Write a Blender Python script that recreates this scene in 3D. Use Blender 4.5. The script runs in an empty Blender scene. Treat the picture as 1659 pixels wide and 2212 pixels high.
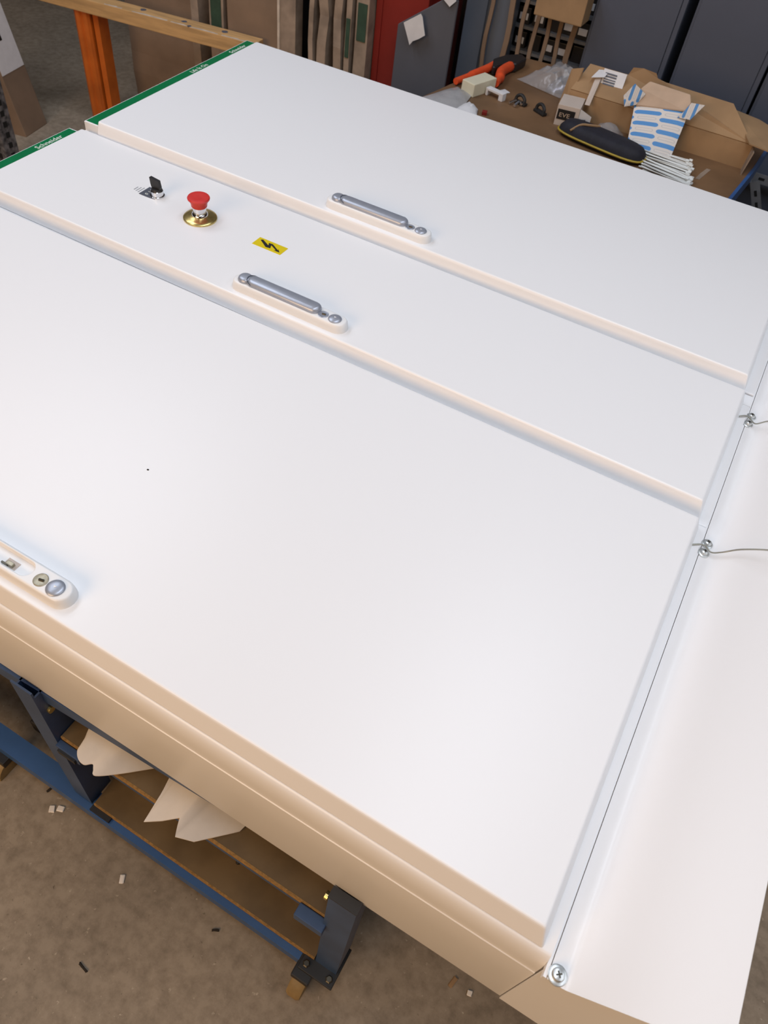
import bpy, bmesh, math, random
from mathutils import Vector, Matrix
SC = bpy.context.scene
COL = SC.collection
RND = random.Random(7)
PI = math.pi

# ------------------------------------------------------------------ camera
R = ((0.8599359094289174, 0.5047027999766383, 0.07606126064168495),
     (0.43166388203880574, -0.6396361718669042, -0.6360281916571311),
     (-0.27235367560921375, 0.57977638045646, -0.767908083071768))
cam_d = bpy.data.cameras.new('camera')
cam = bpy.data.objects.new('camera', cam_d)
COL.objects.link(cam)
mw = Matrix.Identity(4)
for i in range(3):
    mw[i][0] = R[0][i]; mw[i][1] = -R[1][i]; mw[i][2] = -R[2][i]
mw[0][3], mw[1][3], mw[2][3] = -0.17012884, -0.32735869, 1.02435371
cam.matrix_world = mw
cam_d.sensor_fit = 'AUTO'
cam_d.sensor_width = 36.0
cam_d.lens = 1640.37 / 2212 * 36
cam_d.shift_x = 61.99 / 2212
cam_d.shift_y = -11.58 / 2212
cam_d.clip_start = 0.02
cam_d.dof.use_dof = True
cam_d.dof.focus_distance = 1.45
cam_d.dof.aperture_fstop = 8.0
SC.camera = cam

# ------------------------------------------------------------------ light
world = bpy.data.worlds.new('world')
SC.world = world
world.use_nodes = True
bg = world.node_tree.nodes['Background']
bg.inputs[0].default_value = (0.80, 0.86, 1.0, 1)
bg.inputs[1].default_value = 0.10

def area(name, loc, target, size, sizey, power, color):
    l = bpy.data.lights.new(name, 'AREA')
    l.shape = 'RECTANGLE'; l.size = size; l.size_y = sizey
    l.energy = power; l.color = color
    o = bpy.data.objects.new(name, l); COL.objects.link(o)
    o.location = loc
    d = Vector(target) - Vector(loc)
    o.rotation_euler = d.to_track_quat('-Z', 'Y').to_euler()
    return o
# cool ceiling tubes over the cabinets
area('ceiling_light', (-2.6, 0.9, 2.6), (-2.6, 0.9, 0), 0.5, 3.0, 36, (0.80, 0.885, 1.0))
area('ceiling_light', (-0.2, 0.7, 2.6), (-0.2, 0.7, 0), 0.5, 3.0, 42, (0.83, 0.90, 1.0))
area('ceiling_light', (2.0, 0.6, 2.6), (2.0, 0.6, 0), 0.5, 3.0, 30, (0.85, 0.91, 1.0))
# warm light from the near side of the hall
area('hall_light', (-1.6, -3.5, 1.75), (-0.8, 0.0, -0.3), 3.0, 1.6, 112, (1.0, 0.66, 0.38))
# unseen fill light, added to brighten the rack and floor at back left
area('rack_fill_light', (-3.7, 1.5, 2.7), (-3.5, 2.3, 0), 0.5, 2.0, 30, (0.88, 0.9, 1.0))

SC.view_settings.view_transform = 'Standard'
SC.view_settings.look = 'None'
SC.view_settings.exposure = 0.0
SC.view_settings.gamma = 1.0
SC.view_settings.use_curve_mapping = False

# ------------------------------------------------------------------ materials
def mat(name, color, rough=0.5, metal=0.0, noise=0.0, nscale=20.0, bump=0.0, bscale=200.0,
        trans=0.0, alpha=1.0, color2=None, coat=0.0, detail=4.0, contrast=(0.35, 0.65), stretch=None):
    m = bpy.data.materials.new(name); m.use_nodes = True
    nt = m.node_tree; b = nt.nodes['Principled BSDF']
    b.inputs['Base Color'].default_value = (*color, 1)
    b.inputs['Roughness'].default_value = rough
    b.inputs['Metallic'].default_value = metal
    b.inputs['Transmission Weight'].default_value = trans
    b.inputs['Alpha'].default_value = alpha
    b.inputs['Coat Weight'].default_value = coat
    tc = nt.nodes.new('ShaderNodeTexCoord')
    src = tc.outputs['Object']
    if stretch:
        mp = nt.nodes.new('ShaderNodeMapping'); mp.inputs['Scale'].default_value = stretch
        nt.links.new(src, mp.inputs[0]); src = mp.outputs[0]
    if noise > 0 or color2:
        n = nt.nodes.new('ShaderNodeTexNoise'); n.inputs['Scale'].default_value = nscale
        n.inputs['Detail'].default_value = detail
        nt.links.new(src, n.inputs['Vector'])
        cr = nt.nodes.new('ShaderNodeValToRGB')
        cr.color_ramp.elements[0].position = contrast[0]; cr.color_ramp.elements[1].position = contrast[1]
        c2 = color2 or tuple(max(0, c * (1 - noise)) for c in color)
        cr.color_ramp.elements[0].color = (*c2, 1); cr.color_ramp.elements[1].color = (*color, 1)
        nt.links.new(n.outputs['Fac'], cr.inputs[0])
        nt.links.new(cr.outputs[0], b.inputs['Base Color'])
    if bump > 0:
        n2 = nt.nodes.new('ShaderNodeTexNoise'); n2.inputs['Scale'].default_value = bscale
        nt.links.new(src, n2.inputs['Vector'])
        bp = nt.nodes.new('ShaderNodeBump'); bp.inputs['Strength'].default_value = bump
        bp.inputs['Distance'].default_value = 0.002
        nt.links.new(n2.outputs['Fac'], bp.inputs['Height'])
        nt.links.new(bp.outputs[0], b.inputs['Normal'])
    return m

M = {}
M['white'] = mat('white_powder_coat', (0.84, 0.84, 0.85), 0.36, bump=0.03, bscale=900)
M['white_plastic'] = mat('white_plastic', (0.82, 0.82, 0.82), 0.38, bump=0.01)
M['green'] = mat('green_print', (0.0, 0.17, 0.055), 0.3, noise=0.1)
M['letter'] = mat('white_lettering', (0.75, 0.82, 0.77), 0.4)
M['silver'] = mat('satin_silver', (0.40, 0.43, 0.50), 0.36, 0.45, noise=0.06, nscale=60)
M['chrome'] = mat('chrome', (0.75, 0.76, 0.78), 0.14, 1.0, noise=0.03)
M['zinc'] = mat('zinc_plate', (0.68, 0.71, 0.71), 0.33, 0.7, noise=0.15, nscale=300)
M['brass'] = mat('yellow_zinc', (0.66, 0.52, 0.20), 0.27, 0.85, noise=0.2, nscale=120)
M['dull_zinc'] = mat('dull_yellowed_zinc', (0.42, 0.38, 0.28), 0.4, 0.5, noise=0.2, nscale=200)
M['dark_metal'] = mat('dark_metal', (0.10, 0.09, 0.07), 0.4, 0.8, noise=0.2)
M['red'] = mat('red_plastic', (0.62, 0.035, 0.03), 0.4, noise=0.08, nscale=80)
M['black'] = mat('black_plastic', (0.014, 0.013, 0.014), 0.45, noise=0.2)
M['legend'] = mat('legend_grey', (0.09, 0.10, 0.13), 0.4, noise=0.1)
M['grey_print'] = mat('grey_print', (0.33, 0.34, 0.37), 0.5, noise=0.1)
M['yellow'] = mat('yellow_vinyl', (0.72, 0.56, 0.005), 0.4, noise=0.05)
M['blue'] = mat('blue_enamel', (0.040, 0.085, 0.20), 0.42, noise=0.25, nscale=14, bump=0.03)
M['blue_bright'] = mat('blue_enamel_rail', (0.035, 0.11, 0.31), 0.4, noise=0.2, nscale=9)
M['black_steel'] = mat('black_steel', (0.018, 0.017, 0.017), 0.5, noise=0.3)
M['board'] = mat('hardboard', (0.19, 0.13, 0.062), 0.6, noise=0.3, nscale=10, bump=0.08, bscale=120)
M['board_edge'] = mat('chipboard_edge', (0.42, 0.24, 0.075), 0.8, noise=0.4, nscale=150)
M['foam'] = mat('foam_sheet', (0.80, 0.76, 0.71), 0.85, noise=0.05, nscale=40, bump=0.04, bscale=300)
M['rubber'] = mat('rubber', (0.02, 0.018, 0.018), 0.7, noise=0.3)
M['tan_wheel'] = mat('tan_wheel', (0.33, 0.22, 0.09), 0.6, noise=0.3, nscale=30)
M['kraft'] = mat('corrugated_cardboard', (0.36, 0.225, 0.115), 0.85, noise=0.2, nscale=8, bump=0.06, bscale=160)
M['kraft_dull'] = mat('cardboard_flat', (0.26, 0.175, 0.115), 0.9, noise=0.22, nscale=5, bump=0.06, bscale=160)
M['kraft_grey'] = mat('cardboard_edge', (0.36, 0.27, 0.20), 0.9, noise=0.35, nscale=14)
M['kraft_liner'] = mat('kraft_liner', (0.56, 0.42, 0.31), 0.8, noise=0.12, nscale=20)
M['orange'] = mat('orange_enamel', (0.62, 0.14, 0.014), 0.45, noise=0.3, nscale=7)
M['wood'] = mat('raw_pine', (0.60, 0.36, 0.15), 0.75, noise=0.3, nscale=6, stretch=(1, 8, 8), bump=0.05)
M['stain'] = mat('blue_grey_paint', (0.10, 0.11, 0.15), 0.7, noise=0.3)
M['chalk'] = mat('scuffed_white', (0.66, 0.56, 0.46), 0.9, noise=0.3)
M['steel_red'] = mat('red_enamel', (0.25, 0.018, 0.013), 0.45, noise=0.25, nscale=4)
M['locker'] = mat('grey_locker_enamel', (0.088, 0.103, 0.142), 0.42, noise=0.08, nscale=2)
M['locker_blue'] = mat('blue_grey_enamel', (0.125, 0.145, 0.18), 0.45, noise=0.1, nscale=3)
M['panel_grey'] = mat('grey_sheet_steel', (0.10, 0.105, 0.125), 0.5, noise=0.12, nscale=5)
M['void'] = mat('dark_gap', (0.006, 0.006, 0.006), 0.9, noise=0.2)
M['paper'] = mat('paper', (0.70, 0.69, 0.70), 0.8, noise=0.06, nscale=30)
M['cream'] = mat('cream_plastic', (0.70, 0.66, 0.50), 0.5, noise=0.05)
M['beige_card'] = mat('beige_carton', (0.56, 0.48, 0.42), 0.75, noise=0.06)
M['or_grip'] = mat('orange_grip', (0.75, 0.085, 0.02), 0.5, noise=0.15, nscale=40)
M['bench_top'] = mat('brown_hardboard', (0.21, 0.115, 0.055), 0.55, noise=0.35, nscale=5, bump=0.05, detail=8)
M['navy'] = mat('navy_fabric', (0.012, 0.012, 0.022), 0.75, noise=0.3, nscale=60, bump=0.1, bscale=500)
M['piping'] = mat('yellow_piping', (0.45, 0.32, 0.03), 0.6, noise=0.2)
M['tie'] = mat('white_nylon', (0.80, 0.82, 0.80), 0.45, noise=0.05)
M['slot_grey'] = mat('grey_slotted_steel', (0.24, 0.25, 0.27), 0.5, 0.3, noise=0.2)
M['speckle'] = mat('galvanised', (0.22, 0.21, 0.22), 0.6, 0.3, color2=(0.04, 0.04, 0.045), nscale=40)
M['wire'] = mat('steel_wire', (0.42, 0.42, 0.37), 0.4, 0.6, noise=0.2)
M['debris'] = mat('foam_crumb', (0.85, 0.80, 0.74), 0.9, noise=0.1)
M['dirt'] = mat('dirt', (0.03, 0.022, 0.016), 0.9, noise=0.3)
M['clear'] = mat('clear_film', (0.55, 0.54, 0.55), 0.14, 0.0, alpha=0.26, noise=0.1, nscale=30, bump=0.6, bscale=35)
M['film_grey'] = mat('grey_film', (0.50, 0.49, 0.49), 0.25, alpha=0.75, noise=0.15, nscale=25, bump=0.5, bscale=40)
M['silver_bag'] = mat('metallic_bag', (0.30, 0.30, 0.36), 0.22, 0.8, noise=0.3, nscale=25, bump=1.0, bscale=22)
M['wall'] = mat('dim_wall', (0.16, 0.15, 0.15), 0.9, noise=0.15, nscale=3)
M['wall_warm'] = mat('warm_wall', (0.55, 0.45, 0.36), 0.9, noise=0.1, nscale=3)
M['ceil'] = mat('ceiling_paint', (0.45, 0.45, 0.46), 0.9, noise=0.08, nscale=3)

def floor_mat():
    m = bpy.data.materials.new('worn_concrete'); m.use_nodes = True
    nt = m.node_tree; b = nt.nodes['Principled BSDF']; b.inputs['Roughness'].default_value = 0.7
    tc = nt.nodes.new('ShaderNodeTexCoord')
    def noise(s, d, lo, hi, c0, c1):
        n = nt.nodes.new('ShaderNodeTexNoise'); n.inputs['Scale'].default_value = s; n.inputs['Detail'].default_value = d
        n.inputs['Roughness'].default_value = 0.65
        nt.links.new(tc.outputs['Object'], n.inputs['Vector'])
        r = nt.nodes.new('ShaderNodeValToRGB'); e = r.color_ramp.elements
        e[0].position = lo; e[1].position = hi; e[0].color = (*c0, 1); e[1].color = (*c1, 1)
        nt.links.new(n.outputs['Fac'], r.inputs[0]); return n, r
    _, a = noise(3.0, 9, 0.3, 0.7, (0.245, 0.200, 0.148), (0.355, 0.292, 0.218))
    n2, c = noise(30, 6, 0.32, 0.6, (0.52, 0.49, 0.45), (1, 1, 1))
    _, d = noise(70, 3, 0.24, 0.34, (0.35, 0.32, 0.28), (1, 1, 1))
    m1 = nt.nodes.new('ShaderNodeMix'); m1.data_type = 'RGBA'; m1.blend_type = 'MULTIPLY'; m1.inputs[0].default_value = 0.7
    nt.links.new(a.outputs[0], m1.inputs[6]); nt.links.new(c.outputs[0], m1.inputs[7])
    m2 = nt.nodes.new('ShaderNodeMix'); m2.data_type = 'RGBA'; m2.blend_type = 'MULTIPLY'; m2.inputs[0].default_value = 0.8
    nt.links.new(m1.outputs[2], m2.inputs[6]); nt.links.new(d.outputs[0], m2.inputs[7])
    _, e = noise(55, 5, 0.64, 0.72, (0, 0, 0), (1, 1, 1))
    m3 = nt.nodes.new('ShaderNodeMix'); m3.data_type = 'RGBA'; m3.inputs[7].default_value = (0.48, 0.41, 0.32, 1)
    nt.links.new(e.outputs[0], m3.inputs[0]); nt.links.new(m2.outputs[2], m3.inputs[6])
    nt.links.new(m3.outputs[2], b.inputs['Base Color'])
    bp = nt.nodes.new('ShaderNodeBump'); bp.inputs['Strength'].default_value = 0.25; bp.inputs['Distance'].default_value = 0.003
    nt.links.new(n2.outputs['Fac'], bp.inputs['Height']); nt.links.new(bp.outputs[0], b.inputs['Normal'])
    return m
M['floor'] = floor_mat()

def packet_mat():
    """printed paper: staggered rows of blue ovals and thin grey outlines, laid out in UV"""
    m = bpy.data.materials.new('printed_packet_paper'); m.use_nodes = True
    nt = m.node_tree; b = nt.nodes['Principled BSDF']; b.inputs['Roughness'].default_value = 0.6
    L = nt.links
    uv = nt.nodes.new('ShaderNodeUVMap'); sp = nt.nodes.new('ShaderNodeSeparateXYZ'); L.new(uv.outputs[0], sp.inputs[0])
    def mt(op, a, bb=None, cc=None):
        n = nt.nodes.new('ShaderNodeMath'); n.operation = op
        for i, v in enumerate((a, bb, cc)):
            if v is None: continue
            if isinstance(v, (int, float)): n.inputs[i].default_value = v
            else: L.new(v, n.inputs[i])
        return n.outputs[0]
    rows = 8.0
    vy = mt('MULTIPLY', sp.outputs[1], rows)
    row = mt('FLOOR', vy); fy = mt('SUBTRACT', mt('FRACT', vy), 0.5)
    par = mt('MODULO', row, 2.0)
    ux = mt('ADD', mt('MULTIPLY', sp.outputs[0], 1.0), mt('MULTIPLY', par, 0.5))
    ux = mt('ADD', ux, 0.22)
    fx = mt('SUBTRACT', mt('FRACT', ux), 0.5)
    ax = mt('ABSOLUTE', fx); ay = mt('ABSOLUTE', fy)
    # rounded pill distance
    dx = mt('MAXIMUM', mt('SUBTRACT', ax, 0.19), 0.0)
    d = mt('SQRT', mt('ADD', mt('POWER', mt('MULTIPLY', dx, 5.5), 2.0), mt('POWER', ay, 2.0)))
    pill = mt('LESS_THAN', d, 0.36)
    hx = mt('ABSOLUTE', mt('SUBTRACT', ax, 0.5))
    dx2 = mt('MAXIMUM', mt('SUBTRACT', hx, 0.14), 0.0)
    d2 = mt('SQRT', mt('ADD', mt('POWER', mt('MULTIPLY', dx2, 5.5), 2.0), mt('POWER', ay, 2.0)))
    ring = mt('MULTIPLY', mt('LESS_THAN', d2, 0.24), mt('GREATER_THAN', d2, 0.17))
    nz = nt.nodes.new('ShaderNodeTexNoise'); nz.inputs['Scale'].default_value = 60; L.new(uv.outputs[0], nz.inputs['Vector'])
    bl = nt.nodes.new('ShaderNodeMix'); bl.data_type = 'RGBA'
    bl.inputs[6].default_value = (0.05, 0.22, 0.55, 1); bl.inputs[7].default_value = (0.10, 0.30, 0.62, 1); L.new(nz.outputs['Fac'], bl.inputs[0])
    m1 = nt.nodes.new('ShaderNodeMix'); m1.data_type = 'RGBA'; L.new(ring, m1.inputs[0])
    m1.inputs[6].default_value = (0.66, 0.63, 0.60, 1); m1.inputs[7].default_value = (0.45, 0.46, 0.48, 1)
    m2 = nt.nodes.new('ShaderNodeMix'); m2.data_type = 'RGBA'; L.new(pill, m2.inputs[0])
    L.new(m1.outputs[2], m2.inputs[6]); L.new(bl.outputs[2], m2.inputs[7])
    L.new(m2.outputs[2], b.inputs['Base Color'])
    return m
M['packet'] = packet_mat()

# ------------------------------------------------------------------ builders
def obj(name, bm, m, parent=None, loc=(0, 0, 0), rot=(0, 0, 0), smooth=False, label=None):
    me = bpy.data.meshes.new(name)
    bmesh.ops.recalc_face_normals(bm, faces=bm.faces[:])
    bm.to_mesh(me); bm.free()
    if smooth:
        for p in me.polygons: p.use_smooth = True
        me.set_sharp_from_angle(angle=math.radians(38))
    me.materials.append(M[m] if isinstance(m, str) else m)
    o = bpy.data.objects.new(name, me); COL.objects.link(o)
    o.location = loc; o.rotation_euler = rot
    if parent: o.parent = parent
    if label: o['label'] = label
    return o

def tag(o, label, cat, group=None):
    o['label'] = label; o['category'] = cat
    if group: o['group'] = group
    return o

def thing(name, label, cat, loc=(0, 0, 0), rot=(0, 0, 0), group=None):
    o = bpy.data.objects.new(name, None); COL.objects.link(o)
    o.empty_display_size = 0.05
    o.location = loc; o.rotation_euler = rot
    return tag(o, label, cat, group)

def structure(o):
    o['kind'] = 'structure'; return o

def box(bm, x0, x1, y0, y1, z0, z1, bev=0.0, seg=2):
    vs = [bm.verts.new((x, y, z)) for x in (x0, x1) for y in (y0, y1) for z in (z0, z1)]
    fs = [bm.faces.new([vs[i] for i in q]) for q in
          ((0, 1, 3, 2), (4, 6, 7, 5), (0, 4, 5, 1), (2, 3, 7, 6), (0, 2, 6, 4), (1, 5, 7, 3))]
    if bev > 0:
        es = list({e for f in fs for e in f.edges})
        bmesh.ops.bevel(bm, geom=es, offset=bev, segments=seg, profile=0.6, affect='EDGES')
    return bm

def B(*a, **k):
    return box(bmesh.new(), *a, **k)

def prism(bm, pts, axis, a, b):
    """extrude the polygon pts (2-D) along axis from a to b"""
    def mk(p, t):
        if axis == 0: return (t, p[0], p[1])
        if axis == 1: return (p[0], t, p[1])
        return (p[0], p[1], t)
    r0 = [bm.verts.new(mk(p, a)) for p in pts]; r1 = [bm.verts.new(mk(p, b)) for p in pts]
    n = len(pts)
    for i in range(n):
        bm.faces.new((r0[i], r0[(i + 1) % n], r1[(i + 1) % n], r1[i]))
    bm.faces.new(r0); bm.faces.new(r1)
    return bm

def loft(bm, rings, cap0=True, cap1=True, closed=True):
    rr = [[bm.verts.new(p) for p in r] for r in rings]
    n = len(rr[0])
    for a, b in zip(rr, rr[1:]):
        for i in range(n if closed else n - 1):
            bm.faces.new((a[i], a[(i + 1) % n], b[(i + 1) % n], b[i]))
    if cap0: bm.faces.new(rr[0])
    if cap1: bm.faces.new(rr[-1])
    return bm

def circ(cx, cy, r, z, n=28):
    return [(cx + r * math.cos(2 * PI * i / n), cy + r * math.sin(2 * PI * i / n), z) for i in range(n)]

def lathe(prof, cx=0, cy=0, n=28):
    return loft(bmesh.new(), [circ(cx, cy, r, z, n) for r, z in prof])

def stadium(x0, x1, yc, r, z, n=10):
    a = []
    for i in range(n + 1):
        t = -PI / 2 + PI * i / n
        a.append((x1 - r + r * math.cos(t), yc + r * math.sin(t), z))
    for i in range(n + 1):
        t = PI / 2 + PI * i / n
        a.append((x0 + r + r * math.cos(t), yc + r * math.sin(t), z))
    return a

def stad_solid(x0, x1, yc, r, prof):
    """prof: list of (inset, z)"""
    return loft(bmesh.new(), [stadium(x0 + i, x1 - i, yc, r - i, z) for i, z in prof])

def tube(bm, pts, r, n=8, cap=True):
    pts = [Vector(p) for p in pts]
    rings = []
    rad = r if isinstance(r, (list, tuple)) else [r] * len(pts)
    prev = None
    for i, p in enumerate(pts):
        t = (pts[min(i + 1, len(pts) - 1)] - pts[max(i - 1, 0)]).normalized()
        if prev is None:
            u = t.orthogonal().normalized()
        else:
            u = (prev - t * prev.dot(t)).normalized()
        prev = u
        v = t.cross(u)
        rings.append([p + (u * math.cos(2 * PI * k / n) + v * math.sin(2 * PI * k / n)) * rad[i] for k in range(n)])
    return loft(bm, rings, cap, cap)

def smooth_path(pts, k=6):
    out = []
    P = [Vector(p) for p in pts]
    for i in range(len(P) - 1):
        p0, p1, p2, p3 = P[max(i - 1, 0)], P[i], P[i + 1], P[min(i + 2, len(P) - 1)]
        for j in range(k):
            t = j / k
            out.append(0.5 * ((2 * p1) + (p2 - p0) * t + (2 * p0 - 5 * p1 + 4 * p2 - p3) * t * t + (3 * p1 - p0 - 3 * p2 + p3) * t ** 3))
    out.append(P[-1])
    return out

def slab(bm, pts, th, normal=None):
    """planar polygon in 3-D given real thickness"""
    P = [Vector(p) for p in pts]
    n = normal and Vector(normal) or (P[1] - P[0]).cross(P[2] - P[0])
    n.normalize()
    return loft(bm, [[p for p in P], [p + n * th for p in P]])

def text_mesh(s, size, depth=0.0002):
    cu = bpy.data.curves.new('lettering', 'FONT'); cu.body = s; cu.size = size; cu.extrude = depth
    cu.resolution_u = 3
    tmp = bpy.data.objects.new('lettering_tmp', cu); COL.objects.link(tmp)
    dg = bpy.context.evaluated_depsgraph_get()
    me = bpy.data.meshes.new_from_object(tmp.evaluated_get(dg))
    bpy.data.objects.remove(tmp); bpy.data.curves.remove(cu)
    return me

def lettering(name, s, size, m, parent, loc, rot, sx=1.0):
    me = text_mesh(s, size); me.materials.clear(); me.materials.append(M[m])
    o = bpy.data.objects.new(name, me); COL.objects.link(o)
    o.parent = parent; o.location = loc; o.rotation_euler = rot; o.scale = (sx, 1, 1)
    return o

# ------------------------------------------------------------------ setting
FZ = -1.0
structure(obj('floor', B(-9, 5, -6, 5.2, FZ - 0.1, FZ), 'floor'))
structure(obj('wall_back', B(-9, 5, 5.0, 5.2, FZ, 3.4), 'wall'))
structure(obj('wall_left', B(-9.2, -9, -6, 5.2, FZ, 3.4), 'wall'))
structure(obj('wall_right', B(5, 5.2, -6, 5.2, FZ, 3.4), 'wall_warm'))
structure(obj('wall_front', B(-9, 5, -6.2, -6, FZ, 3.4), 'wall_warm'))
structure(obj('ceiling', B(-9.2, 5.2, -6.2, 5.2, 3.4, 3.5), 'ceil'))

# ------------------------------------------------------------------ enclosures
FB = -0.31          # underside of the enclosures in the frame of the doors
def enclosure(label, loc, yaw, tilt, W, L, near, far, texts, y_over):
    t = thing('electrical_enclosure', label, 'enclosure', loc, (0, tilt, yaw), 'electrical enclosures lying side by side')
    # body with a rounded shoulder along both long edges
    y0, y1 = -near, W + far
    def sh(r): return (0.0125, 0.045) if r else (0.003, 0.004)
    rn, rf = sh(near > 0.023), sh(far < 0.0205 and far > 0.015)
    prof = []
    for k in range(9):
        a = PI / 2 * k / 8
        prof.append((y0 + rn[0] * (1 - math.sin(a)), -0.0375 - rn[1] * (1 - math.cos(a))))
    prof += [(y0, -0.104), (y0 - 0.0014, -0.1052), (y0 - 0.0014, FB + 0.002), (y0, FB), (y1, FB)]
    for k in range(9):
        a = PI / 2 * (1 - k / 8)
        prof.append((y1 - rf[0] * (1 - math.sin(a)), -0.0375 - rf[1] * (1 - math.cos(a))))
    xl = -(L + 0.052)
    bm = prism(bmesh.new(), prof, 0, xl, 0.0235)
    for v in bm.verts:
        if v.co.x > 0: v.co.x = 0.0238 - loc[0] + v.co.y * math.sin(yaw)
    obj('body', bm, 'white', t, smooth=True)
    # end cap at the foot: thin curved lip past the shoulder
    # raised header with the green strip
    hd = obj('header', B(xl, -(L + 0.0015), y0 + 0.004, y1 - 0.004, -0.039, -0.012, bev=0.002), 'white', t)
    obj('green_strip', B(xl + 0.004, -(L + 0.0015), y0 + 0.009, y1 - 0.009, -0.0125, -0.0112), 'green', hd, label='dark green printed strip')
    for s, size, yy in texts:
        lettering('lettering', s, size, 'letter', hd, (xl + 0.029, yy, -0.0109), (0, 0, PI / 2))
    # door leaf, folded from sheet
    bm = bmesh.new()
    def rr(ex, ey, z, r):
        x0, x1, ya, yb = -L - min(ey, 0.0) * 0, ex, -ey, W + min(ey, 0.012)
        out = []
        for cx, cy, a0 in ((x1 - r, yb - r, 0), (x0 + r, yb - r, PI / 2), (x0 + r, ya + r, PI), (x1 - r, ya + r, 3 * PI / 2)):
            for k in range(4):
                a = a0 + PI / 2 * k / 3
                out.append((cx + r * math.cos(a), cy + r * math.sin(a), z))
        return out
    loft(bm, [rr(0.009, 0.0100, -0.0362, 0.003), rr(0.0110, 0.0122, -0.0357, 0.003), rr(0.0022, 0.0024, -0.0060, 0.003), rr(0.0012, 0.0012, -0.0031, 0.003),
              rr(0.0, 0.0, -0.0013, 0.003), rr(-0.0014, -0.0014, -0.0004, 0.003), rr(-0.0032, -0.0032, 0, 0.003)])
    d = obj('door', bm, 'white', t)
    return t

def swing_handle(t, opened):
    yc = 0.036
    if not opened:
        h = obj('handle_housing', stad_solid(-1.095, -0.795, yc, 0.0235,
                [(0, -0.001), (0.0015, 0.010), (0.003, 0.017), (0.005, 0.0195), (0.007, 0.020)]), 'white_plastic', t, smooth=True)
        obj('lever', stad_solid(-1.055, -0.864, yc + 0.001, 0.0172,
            [(0, 0.0195), (0, 0.024), (0.0012, 0.0275), (0.004, 0.0305), (0.008, 0.032)]), 'silver', h, smooth=True, label='satin silver swing lever')
        # pivot end of the lever: a crescent cut by a dark curved groove
        pts = stadium(-1.0785, -1.03, yc + 0.0005, 0.0145, 0)
        obj('lever_pivot', stad_solid(-1.0805, -1.0445, yc + 0.001, 0.0172,
            [(0, 0.0195), (0, 0.023), (0.0012, 0.0262), (0.004, 0.029), (0.008, 0.030)]), 'silver', h, smooth=True)
        bm = bmesh.new()
        g = [(-1.0378 - 0.0172 * math.cos(a), yc + 0.001 + 0.0172 * math.sin(a), 0.0245 + 0.0065 * math.cos(a) ** 1) for a in [(-PI / 2) + PI * k / 10 for k in range(11)]]
        tube(bm, g, 0.0011, 6)
        obj('groove', bm, 'legend', h)
        top = 0.020
    else:
        # housing with an empty recess where the lever folds away
        out = [(0, -0.001), (0.0015, 0.010), (0.003, 0.017), (0.005, 0.0195), (0.007, 0.020)]
        rings = [stadium(-1.095 + i, -0.795 - i, yc, 0.0235 - i, z) for i, z in out]
        bm = bmesh.new()
        loft(bm, rings, True, False)
        inn = [stadium(-1.08 + i, -0.876 - i, yc + 0.001, 0.0145 - i, z) for i, z in ((-0.001, 0.020), (0, 0.0192), (0.001, 0.009))]
        rr = [[bm.verts.new(p) for p in r] for r in inn]
        bm.verts.ensure_lookup_table()
        top_ring = bm.verts[4 * 22:5 * 22]
        n = 22
        for a, b in zip([top_ring] + rr, rr):
            for i in range(n):
                bm.faces.new((a[i], a[(i + 1) % n], b[(i + 1) % n], b[i]))
        bm.faces.new(rr[-1])
        h = obj('handle_housing', bm, 'white_plastic', t, smooth=True)
        obj('spindle_slot', B(-0.932, -0.908, yc - 0.0085, yc + 0.0055, 0.0085, 0.0098), 'beige_card', h)
        obj('spindle', B(-0.926, -0.913, yc - 0.0075, yc - 0.0005, 0.009, 0.016, bev=0.001), 'dull_zinc', h)
        obj('spindle_key', B(-0.936, -0.922, yc - 0.0085, yc - 0.0055, 0.0098, 0.0125), 'dark_metal', h)
        top = 0.020
    lc = obj('lock_cylinder', lathe([(0.0120, top - 0.002), (0.0120, top + 0.0008), (0.0110, top + 0.0014), (0.0090, top + 0.0009), (0.004, top + 0.0009)], -0.8545, yc - 0.003), 'dull_zinc' if opened else 'silver', h, smooth=True)
    bm = bmesh.new()
    tube(bm, [(-0.857, yc - 0.004, top + 0.0013), (-0.849, yc - 0.002, top + 0.0013)], 0.0022, 8)
    obj('key_slot', bm, 'dark_metal', h)
    obj('cover_cap', lathe([(0.0150, top - 0.002), (0.0150, top + 0.0016), (0.0138, top + 0.0030), (0.0095, top + 0.0042), (0.0055, top + 0.0050), (0.0015, top + 0.0052)], -0.8255, yc - 0.002), 'silver', h, smooth=True, label='domed silver cap')
    bm = bmesh.new()
    prism(bm, [(-0.8285, yc - 0.0005), (-0.8225, yc - 0.0005), (-0.8255, yc - 0.0045)], 2, top + 0.0050, top + 0.0056)
    obj('cap_mark', bm, 'white_plastic', h)

near_e = enclosure('wide white enclosure nearest the viewer, its handle recess empty and its tan-lit side showing',
                   (0, 0, 0), 0, 0, 0.7764, 1.87, 0.0235, 0.0225, [], None)
mid_e = enclosure('narrow white middle enclosure carrying the red emergency stop and yellow warning sticker',
                  (-0.0039, 0.8228, -0.0016), -0.0038, 0.0013, 0.3748, 1.8701, 0.0225, 0.004, [('Schneider', 0.024, 0.228)], None)
far_e = enclosure('wide white enclosure farthest back, closed silver handle and long green strip, no controls',
                  (-0.0085, 1.2466, 0.0022), 0.0102, 0.0121, 0.7773, 1.8224, 0.006, 0.020,
                  [('Life Is On', 0.021, 0.455), ('Schneider', 0.021, 0.665)], None)
bm = bmesh.new(); prism(bm, [(-1.80, 0.3780), (0.0275, 0.3780), (0.0275, 0.4150), (-1.80, 0.3815)], 2, -0.12, -0.0376)
obj('joining_strip', bm, 'white', mid_e)
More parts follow.
